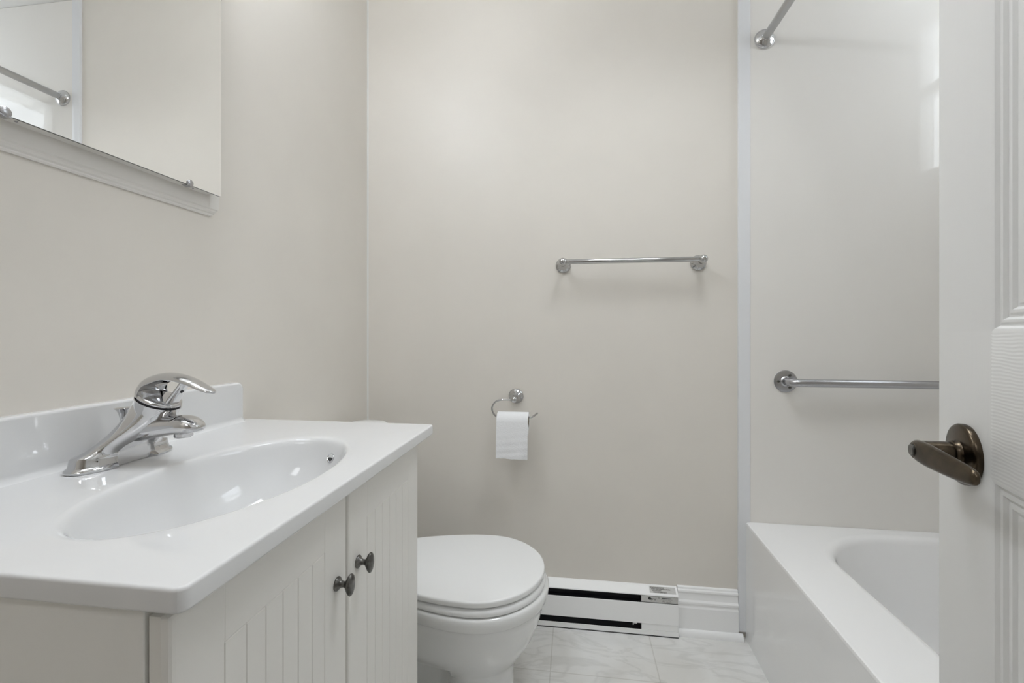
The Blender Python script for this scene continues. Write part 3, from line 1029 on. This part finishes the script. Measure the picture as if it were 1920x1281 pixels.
# ------------------------------------------------------------------ medicine cabinet with mirror front
def mirror_cabinet():
    y0, y1, z0, z1 = 0.420, 0.8665, 1.3295, 1.945
    xm = -0.7515
    t = thing('mirror_cabinet', 'frameless mirror cabinet on the left wall above the sink', 'mirror', (-0.767, 0.643, z0))
    b = B()
    box(b, XL + 0.0085, xm - 0.004, y0 + 0.014, y1 - 0.016, z0 + 0.0008, z1 - 0.002, 0.0008, 1)
    obj('cabinet_door', b, 'casing', t)
    # casing nailed round the opening: moulded board with a stepped lower edge
    b = B()
    cz = z0 + 0.012
    pr = [(XL, cz - 0.052), (XL + 0.0035, cz - 0.052), (XL + 0.005, cz - 0.0495), (XL + 0.004, cz - 0.047), (XL + 0.0062, cz - 0.0445), (XL + 0.0072, cz - 0.041),
          (XL + 0.0060, cz - 0.038), (XL + 0.0080, cz - 0.0355), (XL + 0.0085, cz - 0.032), (XL + 0.0085, cz + 0.02), (XL, cz + 0.02)]
    ends = [0.016, 0.016, 0.014, 0.011, 0.010, 0.007, 0.004, 0.002, 0.0, 0.0, 0.0]
    r0 = [Vector((p[0], y0 - 0.004 + e, p[1])) for p, e in zip(pr, ends)]
    r1 = [Vector((p[0], y1 + 0.0215 - e, p[1])) for p, e in zip(pr, ends)]
    loft(b, [r0, r1])
    box(b, XL, XL + 0.0085, y0 - 0.004, y1 - 0.002, cz + 0.02, z1 + 0.02)
    obj('casing', b, 'casing', t, angle=20)
    # mirror glass
    b = B()
    box(b, xm - 0.004, xm, y0, y1, z0, z1)
    for f in b.faces:
        f.normal_update()
        f.material_index = 0 if f.normal.x > 0.9 else 1
    obj('mirror_glass', b, ['mirror', 'mirror_edge'], t, recalc=False)
    for yk in (0.788, 0.498):
        b = B()
        box(b, xm - 0.012, xm + 0.0025, yk - 0.007, yk + 0.007, z0 - 0.0022, z0 - 0.0004, 0.0005, 1)
        lathe(b, [(0.0070, 0.0), (0.0070, 0.0012), (0.0055, 0.0026), (0.002, 0.0032)], (xm + 0.0002, yk, z0 + 0.0035), (1, 0, 0), 24)
        obj('clip', b, 'steel', t, label='small metal mirror clip')
        b = B(); lathe(b, [(0.0022, 0.0), (0.0015, -0.0012)], (xm - 0.012, yk + 0.020, z0 + 0.0009), (0, 0, 1), 14)
        obj('screw', b, 'steel', t)
mirror_cabinet()

# ------------------------------------------------------------------ vanity light above the mirror (lights the room, above the frame)
def vanity_light():
    t = thing('vanity_light', 'three-globe vanity light on the left wall above the mirror cabinet', 'lamp', (XL, 0.645, 2.17))
    b = B(); box(b, XL, XL + 0.03, 0.40, 0.89, 2.17, 2.27, 0.008); obj('back_plate', b, 'chrome', t)
    for y in (0.475, 0.645, 0.815):
        b = B()
        lathe(b, [(0.028, 0.0), (0.028, 0.02), (0.018, 0.03), (0.018, 0.065)], (XL + 0.03, y, 2.22), (1, 0, 0), 28)
        h = obj('holder', b, 'chrome', t)
        b = B(); bmesh.ops.create_uvsphere(b, u_segments=32, v_segments=20, radius=0.045, matrix=Matrix.Translation((XL + 0.135, y, 2.22)))
        obj('globe', b, 'globe', h, angle=80, label='lit white glass globe')
vanity_light()

# fill light added under the ceiling, in a made-up panel (outside the frame)
def ceiling_fill():
    x, y = FILL_X, FILL_Y
    t = thing('fill_panel', 'added square fill light panel, unseen, over the middle of the bathroom floor', 'lamp', (x, y, ZC))
    b = B(); [box(b, x + a0, x + a1, y + b0, y + b1, ZC - 0.008, ZC - 0.0002, 0.001, 1) for a0, a1, b0, b1 in
     ((-0.22, 0.22, -0.22, -0.20), (-0.22, 0.22, 0.20, 0.22), (-0.22, -0.20, -0.20, 0.20), (0.20, 0.22, -0.20, 0.20))]; obj('fill_panel_trim', b, 'trim', t)
    d = bpy.data.lights.new('ceiling_fill_light', 'AREA')
    d.shape = 'SQUARE'
    d.size, d.energy, d.color, d.spread = 0.40, FILL_POWER, (0.915, 0.965, 1.0), math.radians(FILL_SPREAD)
    o = bpy.data.objects.new('ceiling_fill_light', d)
    o.location = (x, y, ZC - 0.004)
    COL.objects.link(o)
ceiling_fill()

# ------------------------------------------------------------------ towel bar
def towel_bar():
    zc = 1.277
    t = thing('towel_bar', 'chrome towel bar on the back wall above the toilet paper', 'towel bar', (0.19, YB, zc))
    xs = (-0.0400, 0.4230)
    yb = YB - 0.062
    b = B(); tube(b, [(xs[0], yb, zc + 0.004), (xs[1], yb, zc + 0.004)], 0.0085, 28); obj('bar', b, 'chrome_fitting', t)
    for x in xs:
        b = B()
        lathe(b, [(0.0265, 0.0), (0.0270, 0.003), (0.0255, 0.006), (0.0200, 0.0085), (0.0180, 0.012), (0.0125, 0.018), (0.0090, 0.027), (0.0080, 0.040), (0.0088, 0.046), (0.0120, 0.052),
                  (0.0140, 0.059), (0.0142, 0.064), (0.0130, 0.070), (0.0095, 0.0755), (0.0040, 0.0780)], (x, YB, zc), (0, -1, 0.06), 40)
        obj('post', b, 'chrome_fitting', t, angle=50)
towel_bar()

# ------------------------------------------------------------------ toilet paper holder and roll
HX, HZ = -0.2105, 0.8065
YA = YB - 0.058
AZ = 0.7395        # axis height of the arm where the roll hangs
def paper_holder():
    t = thing('toilet_paper_holder', 'chrome hooked toilet paper holder on the back wall above the toilet', 'toilet paper holder', (HX, YB, HZ))
    b = B()
    lathe(b, [(0.0270, 0.0), (0.0275, 0.003), (0.0260, 0.006), (0.0215, 0.0085), (0.0190, 0.012), (0.0110, 0.018), (0.0080, 0.026), (0.0075, 0.042), (0.0090, 0.047), (0.0115, 0.053),
              (0.0120, 0.059), (0.0105, 0.065), (0.0060, 0.069), (0.0020, 0.0702)], (HX, YB, HZ - 0.001), (0, -1, -0.07), 40)
    obj('mount', b, 'chrome_fitting', t, angle=50)
    pts = [(HX - 0.004, YA, 0.8000), (HX - 0.030, YA, 0.8000), (HX - 0.047, YA, 0.7990), (HX - 0.066, YA, 0.7915), (HX - 0.0765, YA, 0.7770), (HX - 0.0785, YA, 0.7655), (HX - 0.0745, YA, 0.7520),
           (HX - 0.0665, YA, 0.7430), (HX - 0.057, YA, AZ + 0.0003), (HX, YA, AZ), (HX + 0.054, YA, AZ), (HX + 0.065, YA, AZ + 0.0028), (HX + 0.074, YA, AZ + 0.0085), (HX + 0.0835, YA, AZ + 0.0165)]
    b = B(); tube(b, smooth_path(pts, 6), 0.0032, 16); obj('arm', b, 'chrome_fitting', t)
paper_holder()

def paper_roll():
    x0, x1 = -0.2660, -0.1590
    yc, zc = YA, AZ - 0.0155
    R, r = 0.0330, 0.0195
    t = thing('toilet_paper_roll', 'nearly used white toilet paper roll hanging on the chrome holder', 'toilet paper', ((x0 + x1) / 2, yc, zc - R))
    N = 64
    def circ(x, q):
        return [Vector((x, yc + q * math.cos(2 * math.pi * i / N), zc + q * math.sin(2 * math.pi * i / N))) for i in range(N)]
    b = B()
    loft(b, [circ(x0, r + 0.001), circ(x0, R - 0.001), circ(x0 + 0.001, R), circ(x1 - 0.001, R), circ(x1, R - 0.001), circ(x1, r + 0.001)], False, False)
    obj('paper', b, 'paper', t, angle=60)
    b = B()
    loft(b, [circ(x0 + 0.0005, r), circ(x0 + 0.0005, r + 0.0012), circ(x1 - 0.0005, r + 0.0012), circ(x1 - 0.0005, r), circ(x0 + 0.0005, r)], False, False)
    obj('cardboard_core', b, 'cardboard', t, label='brown cardboard core')
    # loose sheet: over the top and down the front, slightly wavy, torn lower edge
    path = []
    for k in range(13):
        a = math.radians(60 + 120 * k / 12)          # from behind the top to the front
        path.append((yc + (R + 0.0008) * math.cos(a), zc + (R + 0.0008) * math.sin(a)))
    zend = 0.6035
    for k in range(1, 25):
        f = k / 24
        path.append((yc - R - 0.0008 - 0.003 * math.sin(f * 2.6), zc + (zend - zc) * f))
    b = B()
    nx = 26
    rnd = random.Random(4)
    rows = []
    L = len(path)
    for j, (y, z) in enumerate(path):
        f = j / (L - 1)
        row = []
        for i in range(nx + 1):
            g = i / nx
            xx0 = x0 - 0.0015 - 0.001 * f
            xx1 = x1 + 0.001 + (0.0018 if 12 < j < 20 else -0.0012 * f)
            amp = max(0.0, f - 0.33)
            yy = y - amp * 0.004 * (1 + math.sin(g * 9.0 + f * 3.0)) - amp * 0.0012 * math.sin(f * 46 + g * 3)
            zz = z - (0.0035 * g if j == L - 1 else 0) + (rnd.uniform(-0.0006, 0.0006) if j == L - 1 else 0)
            row.append(Vector((xx0 + (xx1 - xx0) * g, yy, zz)))
        rows.append(row)
    loft(b, rows, False, False, closed=False)
    ext = bmesh.ops.extrude_face_region(b, geom=list(b.faces))
    for v in [v for v in ext['geom'] if isinstance(v, bmesh.types.BMVert)]:
        d = Vector((0, yc - v.co.y, zc - v.co.z)) if v.co.z > zc else Vector((0, 1, 0))
        v.co += d.normalized() * 0.0006
    obj('loose_sheet', b, 'paper', t, angle=60)
paper_roll()

# ------------------------------------------------------------------ grab bar in the tub
def grab_bar():
    x0, x1, zc, yb = 0.7005, 1.21, 0.8735, YB - 0.006 - 0.050
    yw = YB - 0.006
    t = thing('grab_bar', 'brushed steel grab bar on the shower panel above the bathtub', 'grab bar', (0.95, yw, zc))
    r = 0.0128
    pts = [(x0, yw - 0.002, zc), (x0, yw - 0.018, zc)]
    for k in range(1, 11):
        a = math.pi / 2 * k / 10
        pts.append((x0 + 0.032 - 0.032 * math.cos(a), yw - 0.018 - 0.032 * math.sin(a), zc))
    n = len(pts)
    pts += [(0.90, yb, zc), (1.1, yb, zc)]
    pts += [(x1 - (p[0] - x0), p[1], p[2]) for p in pts[:n][::-1]]
    b = B(); tube(b, pts, r, 28); obj('bar', b, 'steel', t, angle=50)
    for x in (x0, x1):
        b = B()
        lathe(b, [(0.0365, 0.0), (0.0370, 0.0015), (0.0360, 0.0035), (0.0335, 0.0045), (0.017, 0.0050), (0.0145, 0.0075), (0.0130, 0.0085)], (x, yw, zc), (0, -1, 0), 48)
        fl = obj('flange', b, 'steel', t)
        for a in (180, 60, -60):
            px, pz = x + 0.024 * math.cos(math.radians(a)), zc + 0.024 * math.sin(math.radians(a))
            b = B(); lathe(b, [(0.0048, 0.0), (0.0046, 0.0015), (0.0032, 0.0030), (0.0010, 0.0035)], (px, yw - 0.0042, pz), (0, -1, 0), 20)
            obj('screw', b, 'pewter', fl)
grab_bar()

# ------------------------------------------------------------------ shower curtain rod
def curtain_rod():
    x, z = 0.6345, 2.0255
    yw = YB - 0.006
    t = thing('shower_curtain_rod', 'grey metal shower curtain rod over the outer tub edge, near the ceiling', 'curtain rod', (x, 0.85, z))
    b = B(); tube(b, [(x, 0.104, z), (x, 0.6, z), (x, 1.1, z), (x, yw - 0.004, z)], 0.0127, 32); obj('rod', b, 'rod', t)
    for y, d in ((yw, -1), (0.100, 1)):
        b = B()
        lathe(b, [(0.0325, 0.0), (0.0335, 0.003), (0.0315, 0.0075), (0.0265, 0.0125), (0.0190, 0.0165), (0.0150, 0.0185), (0.0150, 0.0215), (0.0132, 0.0225)], (x, y, z), (0, d, 0), 48)
        obj('flange', b, 'chrome', t, angle=45)
curtain_rod()

# ------------------------------------------------------------------ the open six-panel door with its lever
def door():
    a = math.radians(15.9)
    dirv = Vector((math.sin(a), math.cos(a), 0))       # hinge -> latch
    nrm = Vector((-math.cos(a), math.sin(a), 0))       # face towards the room
    C0 = Vector((0.4230, 0.5503, 0.0))                  # foot of the lever axis on the door face
    def P(s, z, n=0.0):                                # s: distance from the latch edge towards the hinge
        return C0 + dirv * (0.0672 - s) + nrm * n + Vector((0, 0, z))
    Wd, Hd, Td = 0.758, 2.035, 0.035
    s_st = 0.1113
    cols = [(s_st, 0.331), (0.427, Wd - s_st)]
    rows = [(0.235, 0.894), (1.039, 1.700), (1.795, 1.925)]
    offs = [0.0, 0.0040, 0.0065, 0.0080, 0.0100, 0.0125, 0.0150, 0.0168, 0.0190, 0.0220, 0.0245, 0.0262, 0.0280, 0.040, 0.045, 0.062, 0.068]
    dep = [0.0, 0.0010, 0.0040, 0.0044, 0.0034, 0.0034, 0.0066, 0.0068, 0.0058, 0.0058, 0.0086, 0.0088, 0.0080, 0.0080, 0.0096, 0.0036, 0.0032]
    def prof(d):
        if d <= 0: return 0.0
        for (o0, d0), (o1, d1) in zip(zip(offs, dep), zip(offs[1:], dep[1:])):
            if d <= o1 + 1e-9:
                return d0 + (d1 - d0) * (d - o0) / (o1 - o0)
        return dep[-1]
    ss, zs = {0.0, 0.0015, Wd - 0.0015, Wd}, {0.008, Hd}
    for c0, c1 in cols:
        for o in offs:
            ss |= {round(c0 + o, 5), round(c1 - o, 5)}
    for r0, r1 in rows:
        for o in offs:
            zs |= {round(r0 + o, 5), round(r1 - o, 5)}
    ss, zs = sorted(ss), sorted(zs)
    def depth(s, z):
        for c0, c1 in cols:
            for r0, r1 in rows:
                d = min(s - c0, c1 - s, z - r0, r1 - z)
                if d > 0:
                    return prof(d)
        return 0.0015 if (s < 1e-6 or s > Wd - 1e-6) else 0.0
    b = B()
    V = [[b.verts.new(P(s, z, -depth(s, z))) for z in zs] for s in ss]
    for i in range(len(ss) - 1):
        for j in range(len(zs) - 1):
            q = [V[i][j], V[i + 1][j], V[i + 1][j + 1], V[i][j + 1]]
            sm, zm = (ss[i] + ss[i + 1]) / 2, (zs[j] + zs[j + 1]) / 2
            # keep the mitre diagonal on the corner
            mi = 0
            if sm > s_st and sm < Wd - s_st and not any(r0 < zm < r1 for r0, r1 in rows):
                mi = 1
            dc = [depth(ss[k], zs[l]) for k, l in ((i, j), (i + 1, j), (i + 1, j + 1), (i, j + 1))]
            if abs(dc[0] + dc[2] - dc[1] - dc[3]) > 1e-6:
                # non planar: split along the diagonal of equal depth
                if abs(dc[0] - dc[2]) > abs(dc[1] - dc[3]):
                    fs = [b.faces.new((q[0], q[1], q[2])), b.faces.new((q[0], q[2], q[3]))]
                else:
                    fs = [b.faces.new((q[0], q[1], q[3])), b.faces.new((q[1], q[2], q[3]))]
            else:
                fs = [b.faces.new(q)]
            for f in fs:
                f.material_index = mi
    loop = [V[i][0] for i in range(len(ss))] + [V[-1][j] for j in range(1, len(zs))] + \
           [V[i][-1] for i in range(len(ss) - 2, -1, -1)] + [V[0][j] for j in range(len(zs) - 2, 0, -1)]
    back = [b.verts.new(v.co - nrm * (Td - (0.0015 if (v in V[0] or v in V[-1]) else 0))) for v in loop]
    n = len(loop)
    for i in range(n):
        b.faces.new((loop[i], loop[(i + 1) % n], back[(i + 1) % n], back[i]))
    b.faces.new(back)
    d = struct('door_1', b, ['door', 'door_rail'], angle=18)
    # lever handle with round rose, on the room side (and its twin on the far side)
    for side in (1, -1):
        off = 0.0 if side > 0 else -Td
        n_ = nrm * side
        base = P(0.0672, 0.9065, off)
        b = B()
        lathe(b, [(0.0322, 0.0), (0.0328, 0.0015), (0.0328, 0.0055), (0.0318, 0.0070), (0.0290, 0.0080), (0.0150, 0.0086), (0.0138, 0.0105), (0.0138, 0.0135), (0.0120, 0.0145)], base, n_, 56)
        rose = obj('door_handle', b, 'bronze', d, angle=40, label='antique bronze lever handle')
        b = B()
        lathe(b, [(0.0122, 0.0140), (0.0124, 0.018), (0.0116, 0.028), (0.0110, 0.039), (0.0106, 0.0440), (0.0088, 0.0467), (0.0075, 0.0461)], base, n_, 40)
        # lever blade: from the end of the neck back towards the hinge, slightly drooping and leaning to the door
        path = []
        for hs, hz, hn, hw, ht in ((-0.0105, 0.0005, 0.0365, 0.0075, 0.0060), (-0.003, 0.0000, 0.0380, 0.0112, 0.0058), (0.012, 0.0000, 0.0380, 0.0126, 0.0052),
                                      (0.031, -0.0003, 0.0365, 0.0126, 0.0046), (0.053, -0.0007, 0.0345, 0.0116, 0.0042), (0.072, -0.0010, 0.0325, 0.0104, 0.0040), (0.089, -0.0012, 0.0307, 0.0088, 0.0038), (0.0975, -0.0013, 0.0298, 0.0066, 0.0034), (0.1010, -0.0014, 0.0294, 0.0025, 0.0016)):
            path.append((hs, hz, hn, hw, ht))
        pts = smooth_path([(p[0], p[1], p[2]) for p in path], 5)
        wid = smooth_path([(p[3], p[4], 0) for p in path], 5)
        rings = []
        for i, p in enumerate(pts):
            rr = []
            for k in range(28):
                an = 2 * math.pi * k / 28
                ca, sa = math.cos(an), math.sin(an)
                dz = wid[i].x * math.copysign(abs(ca) ** 0.75, ca)
                dn = wid[i].y * math.copysign(abs(sa) ** 0.85, sa)
                rr.append(base - dirv * p.x + Vector((0, 0, p.y + dz)) + n_ * (p.z + 0.0035 + dn))
            rings.append(rr)
        loft(b, rings)
        lv = obj('lever', b, 'bronze', rose, angle=50)
        b = B()
        lathe(b, [(0.0066, 0.0450), (0.0066, 0.0483), (0.0058, 0.0491)], base, n_, 28)
        obj('privacy_button', b, 'pewter', rose, label='slotted privacy button')
    return d
door()
